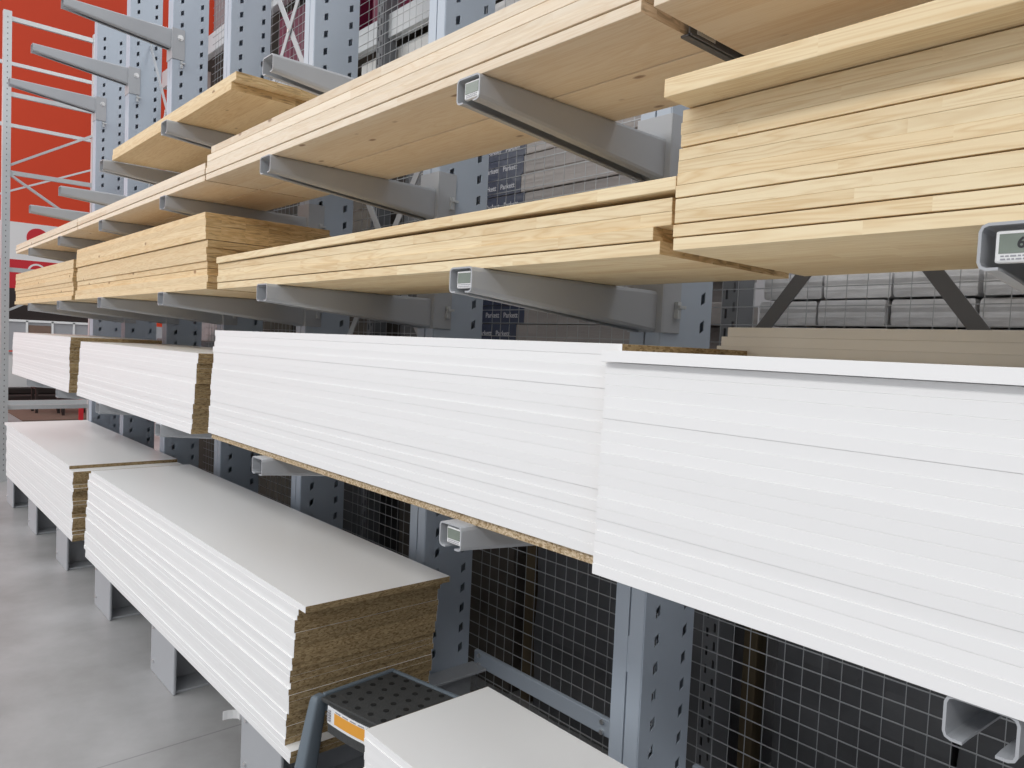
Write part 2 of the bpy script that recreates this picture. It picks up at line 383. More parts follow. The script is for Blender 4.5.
# diagonal cross braces
def make_brace():
    t = empty('cross_brace', (0,1.70,1.865), '', 'brace', 'flat steel cross braces between uprights')
    for s, dy in ((1,-.006), (-1,.004)):
        b = MB(); b.bar((-s*.452,dy,-.59), (s*.452,dy,.59), .008, .042, up=(0,1,0)); 
        b.v = [tuple(v) for v in b.v]
        b.build('diagonal_strip', M['brace'] if 'brace' in M else M['steel'], t)
    c = MB(); c.cyl((0,-.016,0), (0,.014,0), .010, 8); c.build('bolt', M['bolt'], t)
    return t
def strip_brace():
    t = empty('cross_brace', (0,1.70,1.865), '', 'brace', 'flat steel cross braces between uprights')
    for s, y in ((1,-.005), (-1,.005)):
        b = MB(); d = Vector((s*.452*2, 0, 1.18)).normalized(); nrm = Vector((d.z, 0, -d.x))*.017
        p, q = Vector((-s*.445, 0, -.585)), Vector((s*.445, 0, .585))
        ring = lambda yy: [(p-nrm)+Vector((0,yy,0)), (q-nrm)+Vector((0,yy,0)), (q+nrm)+Vector((0,yy,0)), (p+nrm)+Vector((0,yy,0))]
        b.loft([ring(y-.002), ring(y+.002)]); b.build('diagonal_strip', M['steel'], t)
    c = MB(); c.cyl((0,-.012,0), (0,.012,0), .010, 8); c.build('bolt', M['bolt'], t)
    return t
br = strip_brace(); br.location.x = cx(-1)-PITCH/2; br['label'] = 'crossed steel strips darkened for shade behind the right stacks, just above the taupe boards'
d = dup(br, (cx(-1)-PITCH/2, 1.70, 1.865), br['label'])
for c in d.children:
    c.data = c.data.copy(); c.data.materials[0] = M['dark_steel']  # this brace's strips and bolt take dark steel to imitate their shaded side
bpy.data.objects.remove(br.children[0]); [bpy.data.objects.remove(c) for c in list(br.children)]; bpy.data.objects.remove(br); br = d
br2 = strip_brace(); br2.location = (cx(1)-PITCH/2, 1.70, 1.865); br2['label'] = 'crossed steel strips between the second and third uprights, below the upper pine row'
dup(br2, (cx(2)-PITCH/2, 1.70, 3.06), 'crossed steel strips at the top between the third and fourth uprights')
dup(br2, (cx(4)-PITCH/2, 1.70, 3.06), 'crossed steel strips between the fifth and sixth uprights in front of the buff board')

# ------------------------------------------------------------------ white boards
def board_mesh(L, D, t, face, edge, core, lines=False):
    g, q = .0007, (0 if lines else .0012)
    c = MB(); c.box(0, L, .0005, D-.0005, .0003, t-.0003)
    e = MB()
    for y, s in ((0,-1), (D,1)):
        pr = [(y-s*.0002, 0.0001), (y+s*.0006, .0005), (y+s*.0006, t-.0005), (y-s*.0002, t-.0001)]
        e.loft([[(x, a, b) for a, b in pr] for x in (0, L)])
    f = MB(); f.box(q, L-q, 0, D, 0, g); f.box(-.0003 if lines else q, L+.0003 if lines else L-q, 0, D, t-g, t)
    return c.mesh('melamine_board', core), e.mesh('edge_banding', edge), f.mesh('laminate_face', face)
def stack(where, group, x0, x1, yf, D, z0, n, t, jy=.0015, jx=.004, xs=None, ys=None, mats=None, colour='white', gap=0, lined=()):
    """boards listed from the lowest up; the labels count from the top"""
    face, edge, core = mats or (M['laminate'], M['edge'], M['chip'])
    L = x1 - x0
    a, b, c = board_mesh(L, D, t, face, edge, core)
    lm = board_mesh(L, D, t, face, edge, core, True)[2] if lined else None
    proto = link('melamine_board', a); link('edge_banding', b, proto); link('laminate_face', c, proto)
    tag(proto, '', 'board', group)
    for i in range(n):
        k = n-1-i
        lab = '%s %s melamine board of the %s' % (nth(k, n), colour, where)
        x = x0 + random.uniform(-jx, jx) + (xs(i/(n-1), k) if xs else 0); y = yf + random.uniform(-jy, jy) + (ys(i/(n-1), k) if ys else 0)
        loc = (x, y, z0 + i*(t+gap))
        if i == 0: proto.location = loc; proto['label'] = lab
        else:
            d = dup(proto, loc, lab)
            if k in lined: [x for x in d.children if x.name.startswith('laminate')][0].data = lm
    return z0 + n*t

T = .0188
# floor row
def xa(f, k):
    if k == 0: return .045
    if k >= 23: return .005
    return .03*f - .035 + (.012 if k == 1 else 0)
def ya(f, k): return -.012*(1-f) + (.004 if k in (2,7,8,13,17) else 0) + (.0025 if k in (5,10,21) else 0)
stack('long floor-level stack left of the step stool', 'white boards of the long floor-level stack', -4.45, -1.955, .957, .505, .256, 25, T, jy=.0008, xs=xa, ys=ya, lined=(11,14,23))
def xb(f, k): return 0 if k == 0 else .10 + .010*math.sin(k*1.3)
stack('far floor-level stack at the left', 'white boards of the far floor-level stack', -7.33, -4.905, .953, .60, .256, 22, T+.0004, jy=.0015, xs=xb)
stack('short floor-level stack right of the step stool', 'white boards of the floor stack in the near corner', -1.556, .25, .95, .394, .256, 14, .019, jx=.003)
# middle row
m = MB(); m.box(0, 1.915, 0, .405, 0, .018)
tag(m.build('chipboard_sheet', M['rawchip'], loc=(-2.745,.987,1.1005), bevel=.001), 'raw brown chipboard sheet lying under the long white stack in the middle', 'board')
stack('long middle-row stack in the centre', 'white boards of the long middle-row stack', -2.745, -.84, .987, .40, 1.1195, 19, .0197, jx=.005, xs=lambda f,k: -.012+.02*f+(.006 if k<3 else 0), ys=lambda f,k: -.008*(1-f))
DZ = stack('middle-row stack at the right edge', 'white boards of the right middle-row stack', -.838, .95, .957, .60, 1.1005, 19, .0190, jx=.001, ys=lambda f,k: -.010*(1-f) + (.002 if k in (14,16) else 0))
m = MB()
a, b_, c_ = board_mesh(1.80, .61, .0195, M['laminate'], M['edge'], M['chip'])
o = link('melamine_board', a, loc=(-.838,.944,DZ+.001)); link('edge_banding', b_, o); link('laminate_face', c_, o)
tag(o, 'white melamine board overhanging as a lid on the right middle-row stack', 'board', 'white boards of the right middle-row stack')
stack('second middle-row stack from the left', 'white boards of the second middle-row stack', -4.735, -2.845, .966, .50, 1.1005, 16, .0191, jx=.004, xs=lambda f,k: -.03+.03*f, ys=lambda f,k: -.008*(1-f))
stack('farthest middle-row stack at the left', 'white boards of the farthest middle-row stack', -6.97, -4.945, .957, .50, 1.1005, 17, .0191, jx=.004, ys=lambda f,k: -.008*(1-f)+(.004 if k>8 else 0))
# taupe boards on top of the right stack, against the uprights
stack('low pile lying behind the right white stack', 'taupe boards behind the right white stack', -.905, .60, 1.385, .155, DZ+.0215, 3, .0195, jy=.001, jx=.004, xs=lambda f,k: [.030,.012,0][k],
      mats=(M['taupe'], M['taupe'], M['rawchip']), colour='taupe')

# ------------------------------------------------------------------ pine and spruce boards
def pine(where, group, mt, x0, x1, yf, D, z0, n, t, jy=.003, jx=.008, xs=None, ys=None, gaps=(), kind='pine', rots=None, x1s=None, bev=.0009):
    z = z0; meshes = {}
    for i in range(n):
        k = n-1-i
        L = round((x1s(k) if x1s else x1) - x0, 3)
        if L not in meshes:
            b = MB(); b.box(0, L, 0, D, 0, t); meshes[L] = b.mesh('pine_board', mt)
        if i in gaps: z += .0022
        x = x0 + random.uniform(-jx, jx) + (xs(k) if xs else 0); y = yf + random.uniform(-jy, jy) + (ys(k) if ys else 0)
        o = link('pine_board', meshes[L], loc=(x, y, z), bevel=bev)
        if rots: o.rotation_euler = rots(k)
        tag(o, '%s %s board of the %s' % (nth(k, n), kind, where), 'board', group)
        z += t + .0002
    return z
# big clear pine stack at the right
gz = pine('tall clear pine stack at the right edge', 'clear pine panels of the right stack', M['pine'], -.714, 1.10, .957, .42, 1.641, 11, .0184, jy=.0005, jx=.002, gaps=(1,2,4,8), bev=.0005, kind='pine', xs=lambda k: .004 if k < 4 else 0)
m = MB(); m.box(0, 1.8, 0, .42, 0, .027)
tag(m.build('pine_board', M['pine'], loc=(-.70,.897,gz+.002), bevel=.0012), 'pale pine board jutting forward on top of the right pine stack', 'board', 'clear pine panels of the right stack')
# middle pine stack
fz = pine('low pine stack in the centre', 'pine boards of the centre stack', M['pine'], -2.72, -.765, .985, .42, 1.641, 4, .0218, jx=.002, x1s=lambda k: {3:-.762, 2:-.775, 1:-.742, 0:-.742}[k], gaps=(1,), kind='pine')
m = MB(); m.box(0, 1.985, 0, .42, 0, .0215)
o = m.build('pine_board', M['pine'], loc=(-2.715,.978,fz+.001), bevel=.0012); o.rotation_euler = (0, -.0042, 0)
tag(o, 'slightly tilted pine board on top of the low centre stack', 'board', 'pine boards of the centre stack')
# yellow spruce stacks further left
pine('yellow stack in the second place from the left', 'yellow boards of the tall stack', M['spruce2'], -4.86, -2.79, .968, .50, 1.641, 11, .0252, jy=.005, jx=.006, gaps=(3,7), x1s=lambda k: -2.752 if k > 8 else (-2.785 if k > 2 else -2.795), kind='spruce', xs=lambda k: -.02 if k < 1 else 0, ys=lambda k: -.012 if k > 8 else 0)
pine('farthest yellow stack at the left', 'yellow boards of the farthest stack', M['spruce2'], -6.93, -4.93, .962, .50, 1.641, 9, .0252, jy=.006, jx=.010, gaps=(2,6), kind='spruce')
# upper row: long pale panels
def upper(x0, x1, where, group):
    for i, (yy, dd) in enumerate(((.957,.1985), (1.1610,.2110))):
        b = MB(); b.box(0, x1-x0, 0, dd, 0, .020); o = b.build('pine_board', M['spruce'], loc=(x0,yy,2.0305), bevel=.0012)
        tag(o, '%s board at the bottom of the %s' % (('front','rear')[i], where), 'board', group)
    return pine(where, group, M['spruce'], x0, x1, .957, .415, 2.0515, 2, .0202, jx=.004, kind='pale spruce', gaps=(0,))
uz = upper(-2.78, -.802, 'near long upper stack', 'pale spruce boards of the near upper stack')
pine('pair lying on the near long upper stack', 'pale spruce boards of the near upper stack', M['spruce'], -2.775, -.83, .957, .415, uz+.0005, 2, .0235, jx=.001, xs=lambda k: .03 if k == 0 else 0, ys=lambda k: .004 if k == 0 else 0, kind='pale spruce', gaps=(1,))
upper(-4.80, -2.79, 'middle long upper stack', 'pale spruce boards of the middle upper stack')
upper(-6.88, -4.81, 'farthest long upper stack', 'pale spruce boards of the farthest upper stack')
pine('upper stack at the right edge', 'pale spruce boards of the right upper stack', M['spruce'], -.776, 1.1, .955, .46, 2.0305, 3, .0202, jx=.001, kind='pale spruce')
# yellow boards on the fifth level
pine('yellow pair at the top left', 'yellow spruce boards at the top left', M['spruce2'], -4.22, -2.62, .99, .50, 2.3305, 2, .027, jy=.002, jx=.002, x1s=lambda k: -2.61 if k == 0 else -2.645, kind='yellow spruce')

# dark price rail clipped under the gap between the two upper right stacks
t = empty('label_rail', (-.789,1.075,2.0295), 'dark plastic label rail hanging in the gap between upper right panels', 'label rail')
b = MB(); b.box(-.020, .003, 0, .20, -.0035, 0); b.box(-.004, -.001, 0, .20, -.0035, .05); b.box(-.0035,.0035,0,.20,.047,.05); b.build('rail', M['dark_rail'] if 'dark_rail' in M else M['dark_steel'], t)
b = MB(); b.box(-.0008, .0, .02, .075, .004, .040); tg = b.build('barcode_tag', M['tagwhite'], t)
b = MB()
for i in range(7): b.box(.0001, .0006, .026+i*.0065, .029+i*.0065, .010, .034)
b.build('barcode_print', M['ink'], tg)

# ------------------------------------------------------------------ electronic price tags in the arm ends
six = text_mesh('digit', '6', .0165, M['ink'])
def price_tag(x, z, label, w=.050, h=.036, y=.957, digit=False, first=[None]):
    t = empty('price_tag', (x,y,z), label, 'price tag', 'electronic price tags in the arm ends')
    b = MB(); b.box(-w/2, w/2, 0, .010, -h/2, h/2); b.build('tag_case', M['tagwhite'], t, bevel=.0025)
    d = MB(); d.box(-w/2+.004, w/2-.004, -.0008, .001, -h/2+.0105, h/2-.004); s = d.build('display', M['lcd'], t)
    p = MB()
    for r, zz in enumerate((-.0105, -.0140)):
        xx = -w/2+.006
        while xx < w/2-.008:
            l = random.uniform(.002,.006); p.box(xx, xx+l, -.0006, .0005, zz-.0008, zz+.0008); xx += l+.0015
    p.build('printed_strip', M['greyink'], t)
    if digit: link('digit', six, s, (-.0025, -.001, .003))
    return t
price_tag(cx(0)+.004, Z4-.024, 'small price tag in the arm end under the upper pine row')
price_tag(cx(0)+.004, Z3-.024, 'small price tag in the arm end below the centre pine stack')
price_tag(cx(0)+.004, Z2-.025, 'small price tag in the arm end under the long middle white stack')
price_tag(cx(-1)-.008, Z3-.025, 'price tag showing a 6 in the arm end at the right edge', w=.056, digit=True)

# label holder by the foot next to the stool
t = empty('label_holder', (cx(1)-.157, .985, .20), 'small white curled label holder on the foot left of the step stool', 'label holder')
b = MB()
pts = [(-.002,-.001),(-.014,-.008),(-.024,-.020),(-.030,-.036),(-.030,-.050)]
b.loft([[(x,y,-.012),(x+.0015,y+.001,-.012),(x+.0015,y+.001,.018),(x,y,.018)] for x,y in pts]); b.build('curled_card', M['tagwhite'], t)
b = MB(); b.box(-.004, .0015, -.006, .004, -.012, .034); b.build('clip', M['tagwhite'], t)

# ------------------------------------------------------------------ step stool
t = empty('step_stool', (-1.875,1.018,0), 'grey plastic step stool with black dimpled tread between white stacks', 'step stool', rz=math.radians(11.5))
SW, SD, SZ = .300, .255, .455
def leg(x, y, fx, fy, w, d, top):
    """splayed leg, flat-sided with rounded edges, wider towards the floor"""
    s = MB(); R = []
    for h, g, sc in ((0,1,1.75),(.2,.56,1.42),(.40,.12,1.10),(.452,0,1.0),(.464,-.01,.86),(.470,-.01,.5)):
        z = h*top/.470; c = (x+fx*g, y+fy*g); a, bb = w*sc/2, d*sc/2; k = .35
        R.append([(c[0]+a*p, c[1]+bb*q, z) for p, q in ((-1,-1+k),(-1+k*.3,-1+k*.3),(-1+k,-1),(1-k,-1),(1-k*.3,-1+k*.3),(1,-1+k),(1,1-k),(1-k*.3,1-k*.3),(1-k,1),(-1+k,1),(-1+k*.3,1-k*.3),(-1,1-k))])
    s.loft(R); return s
for (x, y, fx, fy, tp) in ((-.041,.0,-.030,-.06,.456), (SW-.012,.004,.02,-.06,.445), (.012,SD-.020,-.02,.06,.445), (SW-.012,SD-.020,.02,.06,.445)):
    o = leg(x, y, fx, fy, .034, .042, tp).build('leg', M['stool_grey'], t)
    for p in o.data.polygons: p.use_smooth = len(p.vertices) == 4
b = MB()                                                          # grey rim around the tread
rr = lambda p, q: b.loft([[(p[0]-.007,p[1],SZ-.05),(p[0]+.007,p[1],SZ-.05),(p[0]+.007,p[1],SZ+.004),(p[0]-.007,p[1],SZ+.004)],[(q[0]-.007,q[1],SZ-.05),(q[0]+.007,q[1],SZ-.05),(q[0]+.007,q[1],SZ+.004),(q[0]-.007,q[1],SZ+.004)]])
rr((-.033,.012), (-.004,SD+.010)); rr((SW+.005,.0), (SW+.005,SD+.010)); b.box(.003, SW-.002, SD-.004, SD+.010, SZ-.05, SZ+.004)
b.build('rim', M['stool_grey'], t, bevel=.004)
b = MB(); b.loft([[(-.024,-.004,z),(SW-.003,-.006,z),(SW-.003,SD-.005,z),(.004,SD-.005,z)] for z in (SZ-.012, SZ)]); tr = b.build('tread', M['stool_black'], t, bevel=.003)
h = MB(); h.cyl((0,0,SZ-.003), (0,0,SZ+.0012), .0085, 12); hm = h.mesh('dimple', M['hole'])
for i in range(6):
    for j in range(6):
        x = .022 + i*.048 + (.012 if j % 2 else -.004) - .02*(1-j/5)*(1-i/5); y = .022 + j*.042
        link('dimple', hm, tr, (x,y,0))
b = MB(); n = 8
P = [(.016+(SW-.032)*i/n, -.010-.010*math.sin(math.pi*i/n)) for i in range(n+1)]
b.loft([[(x,y,SZ-.085),(x,y+.02,SZ-.085),(x,y+.02,SZ-.004),(x,y,SZ-.004)] for x,y in P]); b.build('apron', M['stool_black'], t)
b = MB(); b.loft([[(x,y-.0015,SZ-.058),(x,y,SZ-.058),(x,y,SZ-.008),(x,y-.0015,SZ-.008)] for x,y in P[0:8]]); st = b.build('sticker', M['sticker'], t)
b = MB(); b.loft([[(x,y-.0022,SZ-.050),(x,y-.001,SZ-.050),(x,y-.001,SZ-.018),(x,y-.0022,SZ-.018)] for x,y in P[1:6]]); b.build('orange_panel', M['orange'], st)
b = MB()
for i in range(1, 5):
    x, y = P[i]; x2, y2 = P[i+1]
    b.loft([[(a,c-.0024,SZ-.0155),(a,c-.001,SZ-.0155),(a,c-.001,SZ-.0125),(a,c-.0024,SZ-.0125)] for a,c in ((x+.004,y),(x2-.006,y2))])
b.build('small_print', M['greyink'], st)
b = MB()
for i in range(5): b.box(.020, .032, -.0175, -.014, SZ-.048+i*.007, SZ-.045+i*.007)
b.build('side_print', M['greyink'], st)
b = MB(); b.box(.01, SW-.01, -.045, SD+.03, .185, .205); b.build('lower_step', M['stool_black'], t, bevel=.004)

# ------------------------------------------------------------------ the rack behind the mesh and its goods
pt = empty('pallet_rack', (0,0,0), 'dark slotted steel rack standing behind the wire mesh', 'rack')
def slotted_post(x, y, par):
    s = MB(); w = .030
    s.box(x-w, x-w+.006, y, y+.08, 0, 3.9); s.box(x+w-.006, x+w, y, y+.08, 0, 3.9)
    s.box(x-.009, x+.009, y, y+.003, 0, 3.9); s.box(x-w+.006, x-w+.013, y, y+.003, 0, 3.9); s.box(x+w-.013, x+w-.006, y, y+.003, 0, 3.9)
    z = 0
    while z < 3.85:
        s.box(x-w+.013, x-.009, y, y+.003, z, z+.030); s.box(x+.009, x+w-.013, y, y+.003, z+.02, z+.050); z += .058
    return s.build('slotted_post', M['post'], par)
M['post'] = mat('slate_grey_steel', (.16,.165,.175), .5)
for x in (-1.262, -3.35, -5.45): slotted_post(x, 1.99, pt)
def rail(x0, x1, z, h=.10, mt='galv', y=2.02):
    b = MB(); b.box(x0, x1, y, y+.05, z-h, z); b.box(x0, x1, y+.85, y+.90, z-h, z); b.build('beam', M[mt], pt, bevel=.003)
    d = MB(); d.box(x0, x1, y+.05, y+.85, z-.03, z-.004); d.build('shelf_deck', M['brown_load'], pt)
rail(-7.0, 1.2, 1.42, mt='post'); rail(-7.0, -1.30, 2.56, mt='post'); rail(-4.85, -1.3, 3.12, .12)
rail(-7.0, -1.3, 3.72, .14)
# navy flooring packs
word = text_mesh('printed_word', 'Parkett', .031, M['white_ink'])
group = 'flooring packs behind the mesh'
def flooring_pack():
    o = MB(); o.box(0, 1.25, 0, .22, 0, .076); r = o.build('flooring_pack', M['plank_paper'], bevel=.004)
    s = MB(); s.loft([[(x,-.002,.001),(x,.222,.001),(x,.222,.077),(x,-.002,.077)] for x in (-.002,.30)]); sl = s.build('printed_sleeve', M['navy'], r)
    for x in (.095, .215): link('printed_word', word, sl, (x,-.0026,.036))
    return r
fp = flooring_pack()
for i in range(14):
    loc = (-2.640+random.uniform(-.03,.03)-(.035 if i%4==3 else 0), 2.10+random.uniform(0,.012), 1.422+i*.0785)
    lab = '%s grey flooring pack with navy Parkett sleeve behind the nearest mesh' % nth(13-i, 14)
    if i == 0: fp.location = loc; tag(fp, lab, 'flooring pack', group)
    else: dup(fp, loc, lab)
# pale wrapped packs behind the right mesh
b = MB(); b.box(0, .205, 0, .5, 0, .078); pk = b.mesh('wrapped_pack', M['pale_wrap'])
xs = [(-1.232,.185), (-1.04,.19), (-.842,.205), (-.630,.200), (-.42,.21), (-.2,.2)]
for r in range(4):
    for i, (x, w) in enumerate(xs):
        b = MB(); 
        b.loft([[(a,.004,.0+e),(a,.5,e),(a,.5,.076-e),(a,.004,.076-e),(a,0,.052),(a,.003,.040),(a,0,.026)] for a, e in ((0,.008),(.004,.002),(w-.008,.002),(w-.004,.008))])
        o = b.build('wrapped_pack', M['pale_wrap'], loc=(x+.012*(r%2)+random.uniform(-.004,.004), 2.03+random.uniform(.0,.02)+.06, 1.422+r*.0785))
        tag(o, 'pale film-wrapped pack, %s from the left in the %s row behind the right mesh' % (['first','second','third','fourth','fifth','sixth'][i], ['lowest','second lowest','second highest','highest'][r]), 'wrapped pack', 'pale wrapped packs behind the right mesh')
# dark wrapped loads on the floor
def load(x0, x1, z0, z1, mt, label, y=2.10, d=.7, name='wrapped_load', cat='wrapped load', group=None):
    b = MB(); n = 6; R = []
    for j in range(9):
        z = z0 + (z1-z0)*j/8; q = random.uniform(-.006,.006)
        R.append([(x0+q,y+random.uniform(0,.012),z)] + [(x0+(x1-x0)*i/n, y+random.uniform(-.012,.010), z) for i in range(1,n)] + [(x1-q,y+random.uniform(0,.012),z),(x1,y+d,z),(x0,y+d,z)])
    b.loft(R); o = b.build(name, M[mt], bevel=.004)
    for p in o.data.polygons: p.use_smooth = False
    return tag(o, label, cat, group)
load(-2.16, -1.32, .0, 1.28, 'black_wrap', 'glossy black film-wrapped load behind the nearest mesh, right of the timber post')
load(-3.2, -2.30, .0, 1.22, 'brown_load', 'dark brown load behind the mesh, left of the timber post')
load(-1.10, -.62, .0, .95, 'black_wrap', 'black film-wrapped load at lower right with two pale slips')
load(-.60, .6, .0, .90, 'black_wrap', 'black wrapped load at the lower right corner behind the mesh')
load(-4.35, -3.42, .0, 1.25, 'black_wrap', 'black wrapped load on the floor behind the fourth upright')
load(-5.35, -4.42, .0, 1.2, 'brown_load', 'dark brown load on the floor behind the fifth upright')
for x, z, s in ((-1.0,.80,.10), (-.80,.74,.10)):
    b = MB(); b.box(x, x+s, 2.076, 2.079, z, z+.075); tag(b.build('paper_slip', M['slip'] if 'slip' in M else M['plank_paper']), 'pale paper slip on the black load, %s of the two' % ('left' if x < -.9 else 'right'), 'paper slip', 'paper slips on the black load')
b = MB(); b.box(-2.245, -2.190, 2.12, 2.18, 0, 1.3); tag(b.build('timber_post', M['timber'], bevel=.004), 'rough brown timber standing between two dark loads behind the nearest mesh', 'timber')
b = MB(); b.box(-1.225, -1.178, 2.12, 2.18, 0, 1.3); tag(b.build('timber_post', M['timber'], bevel=.004), 'rough brown timber beside the slotted post at the lower right', 'timber')
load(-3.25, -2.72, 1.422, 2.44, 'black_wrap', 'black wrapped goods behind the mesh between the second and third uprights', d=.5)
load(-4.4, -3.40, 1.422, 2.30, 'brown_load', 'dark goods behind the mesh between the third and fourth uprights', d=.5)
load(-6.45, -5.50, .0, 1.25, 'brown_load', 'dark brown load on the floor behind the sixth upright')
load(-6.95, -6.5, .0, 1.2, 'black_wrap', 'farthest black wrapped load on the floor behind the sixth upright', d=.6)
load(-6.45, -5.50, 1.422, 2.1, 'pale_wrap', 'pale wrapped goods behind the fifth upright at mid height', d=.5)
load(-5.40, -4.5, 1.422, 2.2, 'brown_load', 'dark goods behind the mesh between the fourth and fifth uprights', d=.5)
load(-2.98, -1.36, 2.562, 2.96, 'pale_wrap', 'grey wrapped goods on the shelf above the navy flooring packs', d=.5)
# upper goods
def carton(x0, x1, y0, y1, z0, z1, mt, label, cat, name, group=None):
    b = MB(); b.box(x0, x1, y0, y1, z0, z1); o = b.build(name, M[mt], bevel=.004)
    tp = MB(); xm = (x0+x1)/2; tp.box(xm-.02, xm+.02, y0-.0015, y0-.0002, z1-.12, z1-.003); tp.box(xm-.02, xm+.02, y0, y1, z1, z1+.0012); tp.build('packing_tape', M['greyink'] if mt=='white_box' else M[mt], o)
    return tag(o, label, cat, group)
carton(-3.70, -3.05, 2.09, 2.7, 2.562, 2.985, 'white_box', 'white carton behind the mesh, right of the third upright', 'box', 'carton')
carton(-5.95, -4.92, 2.09, 2.7, 2.562, 3.35, 'white_box', 'big white carton behind the mesh between the fourth and fifth uprights', 'box', 'carton')
carton(-4.75, -4.15, 2.16, 2.7, 2.562, 2.98, 'white_box', 'white carton behind the mesh, left of the third upright', 'box', 'carton')
for i in range(5):
    x = -3.62 + i*.19
    carton(x, x+.18, 2.10, 2.45, 3.122, 3.55-.02*(i%2), 'maroon', '%s maroon box from the left behind the mesh right of the third upright' % ['first','second','third','fourth','fifth'][i], 'box', 'maroon_box', 'maroon boxes behind the mesh')
for i in range(5):
    x = -4.80 + i*.20
    carton(x, x+.19, 2.10, 2.45, 3.122, 3.56-.02*(i%2), 'maroon', '%s maroon box from the left behind the mesh left of the third upright' % ['first','second','third','fourth','fifth'][i], 'box', 'maroon_box', 'maroon boxes behind the mesh')
carton(-6.95, -6.15, 2.10, 2.14, 2.562, 3.55, 'buff', 'buff upright board showing between the fifth and sixth uprights', 'board', 'buff_board')

# ------------------------------------------------------------------ slotted end frames against the red wall
def end_frame(x, y0, y1, zt, diag, label):
    t = empty('rack_frame', (x,0,0), label, 'rack frame')
    for i, y in enumerate((y0, y1)):
        s = MB(); w = .065
        s.box(-.006,.0,y,y+w,0,zt)
        s.box(-.06,-.006,y,y+.006,0,zt); s.box(-.06,-.006,y+w-.006,y+w,0,zt)
        z = .1
        while z < zt-.05:
            s.box(.0,.0012,y+.029,y+.036,z,z+.012,1); z += .05
        s.build('post', [M['galv'], M['dark_steel']], t)
    for z in diag[0]:
        b = MB(); b.box(-.045,-.015,y0+.065,y1,z-.02,z+.02); b.build('cross_bar', M['galv'], t)
    for za, zb in diag[1]:
        b = MB(); b.bar((-.03,y0+.065,za),(-.03,y1,zb),.02,.035,up=(1,0,0)); b.build('diagonal_bar', M['galv'], t)
end_frame(-8.4, 1.052, 1.79, 4.365, ([4.305,3.62,2.90,2.0,.70], [(2.97,3.38),(2.88,2.45),(1.62,2.0)]), 'galvanised slotted rack frame standing at the far left end')
end_frame(-10.6, 1.12, 2.45, 4.9, ([4.53,3.82], [(2.95,3.55)]), 'galvanised rack frame farther back, behind the slotted end frame')

# signs on the red wall
t = empty('wall_sign', (-19.99,0,0), 'white sign with red round logo on the red wall at far left', 'sign')
b = MB(); b.box(0,.04,2.35,4.75,3.02,3.78); b.build('sign_board', M['sign_white'], t)
b = MB(); b.cyl((.04,3.18,3.47),(.05,3.18,3.47),.215,32); lg = b.build('logo_disc', M['sign_red'], t)
b = MB(); b.box(.05,.058,3.08,3.28,3.31,3.44); b.box(.05,.058,3.21,3.28,3.44,3.49); b.build('logo_mark', M['sign_white'], lg)
t = empty('wall_sign', (-19.99,0,0), 'red sign with white ring below the white sign at far left', 'sign')
b = MB(); b.box(0,.04,2.35,4.75,2.15,2.95); b.build('sign_board', M['sign_red'], t)
b = MB(); n = 32; R = []
b.cyl((.04,3.17,2.71),(.05,3.17,2.71),.18,32,0); lg = b.build('logo_ring', M['sign_white'], t)
b = MB(); b.cyl((.05,3.17,2.71),(.055,3.17,2.71),.14,32,0); b.build('logo_centre', M['sign_red'], lg)
b = MB(); b.box(-19.99,-19.95,2.35,4.75,2.95,3.02); struct(b.build('trim_1', M['sign_white']))

# display beyond the rack
t = empty('display_stand', (-12.0,0,0), 'grey display stand with white framed panel seen past the far end', 'display stand')
b = MB(); b.box(-.03,.0,1.5,3.6,1.14,1.55); b.build('back_panel', M['grey_panel'], t)
b = MB()
for y in (1.52,1.80,2.10,2.36,2.72): b.box(0,.02,y-.012,y+.012,1.15,1.55)
b.box(0,.02,1.5,2.75,1.53,1.56); b.build('white_frame', M['sign_white'], t)
b = MB(); b.box(0,.012,1.82,2.08,1.2,1.49); b.build('picture', M['rug'], t)
for y in (1.5, 2.75):
    b = MB(); b.box(-.05,0,y,y+.05,0,1.56); b.build('post', M['galv'], t)
b = MB(); b.box(-.05,.0,1.55,2.75,.40,.46); b.build('rail', M['galv'], t)
b = MB(); b.box(-15.0,-14.4,1.7,3.3,1.58,1.62); b.box(-15,-14.95,1.7,3.3,1.62,2.10); b.box(-14.95,-14.9,1.55,1.60,0,1.62); b.box(-14.95,-14.9,3.6,3.65,0,1.62); b.box(-14.95,-14.9,1.55,3.65,1.54,1.58)
tag(b.build('dark_cabinet', M['dark_furn']), 'dark brown tall open shelf seen below the farthest pine stack', 'shelf')
b = MB(); b.box(-17.5,-13.6,2.0,5.0,0,.015); tag(b.build('rug', M['rug']), 'brown rug on the floor past the far end', 'rug')
b = MB(); b.box(-16.4,-15.9,2.0,3.3,.02,.22); b.box(-16.4,-16.2,2.0,3.3,.22,.34); b.box(-16.2,-15.9,2.0,2.12,.22,.30); b.box(-16.2,-15.9,3.18,3.3,.22,.30)
tag(b.build('sofa', M['dark_furn'], bevel=.02), 'dark low bench seat on the brown rug at far left', 'bench')
b = MB(); b.box(-16.75,-16.70,1.9,3.5,0,.95); pz = b.build('panel', M['sign_white'])
pt2 = empty('low_partition', (0,0,0), 'white low partition behind the dark bench at far left', 'partition'); pz.parent = pt2
b = MB(); b.box(-16.78,-16.67,1.9,3.5,.95,.98); b.build('cap_rail', M['grey_panel'], pt2)
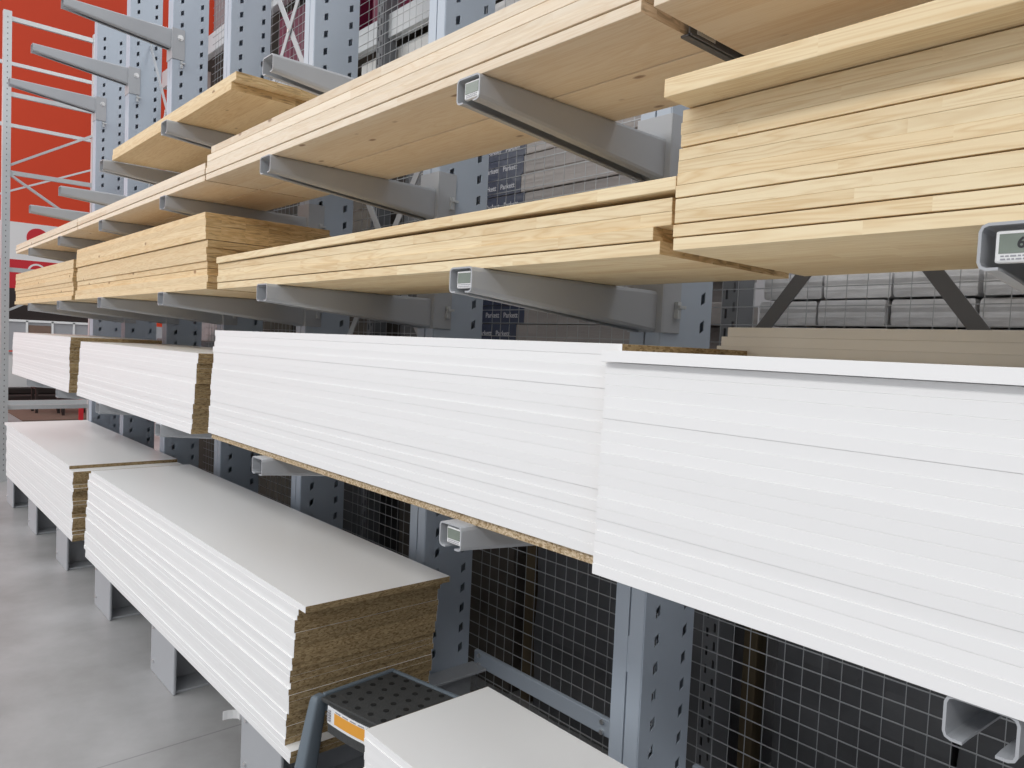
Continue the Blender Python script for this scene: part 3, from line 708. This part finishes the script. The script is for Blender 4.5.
def chair(x, y, label):
    t = empty('dark_chair', (x,y,0), label, 'chair', 'dark chairs past the far end')
    b = MB(); b.box(-.22,.22,-.22,.22,.42,.46); b.build('seat', M['dark_furn'], t, bevel=.01)
    b = MB(); b.box(-.22,-.18,-.22,.22,.46,.92); b.build('backrest', M['dark_furn'], t, bevel=.01)
    for sx in (-.19,.19):
        for sy in (-.19,.19):
            b = MB(); b.box(sx-.02,sx+.02,sy-.02,sy+.02,0,.42); b.build('leg', M['dark_furn'], t)
chair(-14.9, 2.55, 'dark small chair past the far end, left of the two'); chair(-14.4, 2.85, 'dark small chair past the far end, right of the two')
b = MB(); b.box(-13.6,-13.54,2.76,2.82,0,1.2); tag(b.build('red_post', M['sign_red']), 'red post beside the dark chairs past the far end', 'post')
# magenta display at the very left edge
t = empty('promotion_shelf', (-13.0,1.18,0), 'white and magenta stocked shelf at the left edge behind the frame', 'shelf')
b = MB(); b.box(-.5,0,0,.42,0,.08); b.box(-.5,0,0,.04,.08,2.9); b.box(-.5,0,.38,.42,.08,2.9); b.build('carcass', M['sign_white'], t)
for z in (.75, 1.25, 1.95, 2.86):
    b = MB(); b.box(-.5,0,.04,.38,z,z+.04); b.build('shelf', M['sign_white'], t)
for z, h, mt in ((.08,.62,'sign_white'),(.79,.40,'sign_red'),(1.29,.6,'magenta'),(1.99,.8,'buff')):
    b = MB(); b.box(-.45,-.02,.06,.36,z,z+h); b.build('goods', M[mt], t, bevel=.01)

# ------------------------------------------------------------------ camera
R = ((0.6624,-0.0660,-0.7455),)
import itertools
def cam_axes():
    CX, CY = 512., 384.
    a = Vector((-150-CX, CY-318, 0)); b = Vector((1352-CX, CY-384, 0)); f = math.sqrt(-(a.dot(b)))
    a.z = f; b.z = f; a.normalize(); b.normalize()
    X = -a; Y = b; Z = a.cross(b)
    if Z.y < 0: Z = -Z
    return f, X, Y, Z
f, X, Y, Z = cam_axes()
cd = bpy.data.cameras.new('camera'); cam = bpy.data.objects.new('camera', cd); COL.objects.link(cam)
cd.sensor_width = 36; cd.lens = f/1024*36; cd.clip_start = .05; cd.clip_end = 100
right = Vector((X.x,Y.x,Z.x)); up = Vector((X.y,Y.y,Z.y)); fw = Vector((X.z,Y.z,Z.z))
mw = Matrix.Identity(4)
for i in range(3): mw[i][0] = right[i]; mw[i][1] = up[i]; mw[i][2] = -fw[i]
mw[2][3] = H
cam.matrix_world = mw
S.camera = cam

# ------------------------------------------------------------------ light
w = bpy.data.worlds.new('world'); S.world = w; w.use_nodes = True
bg = w.node_tree.nodes['Background']; bg.inputs[0].default_value = (.93,.965,1.0,1); bg.inputs[1].default_value = 1.0
def area(x, y, z, sx, sy, e, rot=(0,0,0), col=(1,.985,.96)):
    l = bpy.data.lights.new('ceiling_lamp', 'AREA'); l.shape = 'RECTANGLE'; l.size = sx; l.size_y = sy; l.energy = e; l.color = col
    o = bpy.data.objects.new('ceiling_lamp', l); COL.objects.link(o); o.location = (x,y,z); o.rotation_euler = rot
for x in (-17, -11, -6, -1, 4): area(x, -4.2, 5.6, 4.4, 1.0, 120, (math.radians(38),0,0))  # aisle row; the leftmost lamp is added to brighten the red wall
for x in (-10, -4, 1): area(x, 3.2, 6.8, 4.0, .6, 70)

vs = S.view_settings; vs.view_transform = 'Standard'; vs.look = 'None'; vs.gamma = 1; vs.use_curve_mapping = False; vs.exposure = -0.2
S.display_settings.display_device = 'sRGB'
try:
    S.cycles.use_denoising = True; S.cycles.max_bounces = 8; S.cycles.diffuse_bounces = 5
except Exception: pass
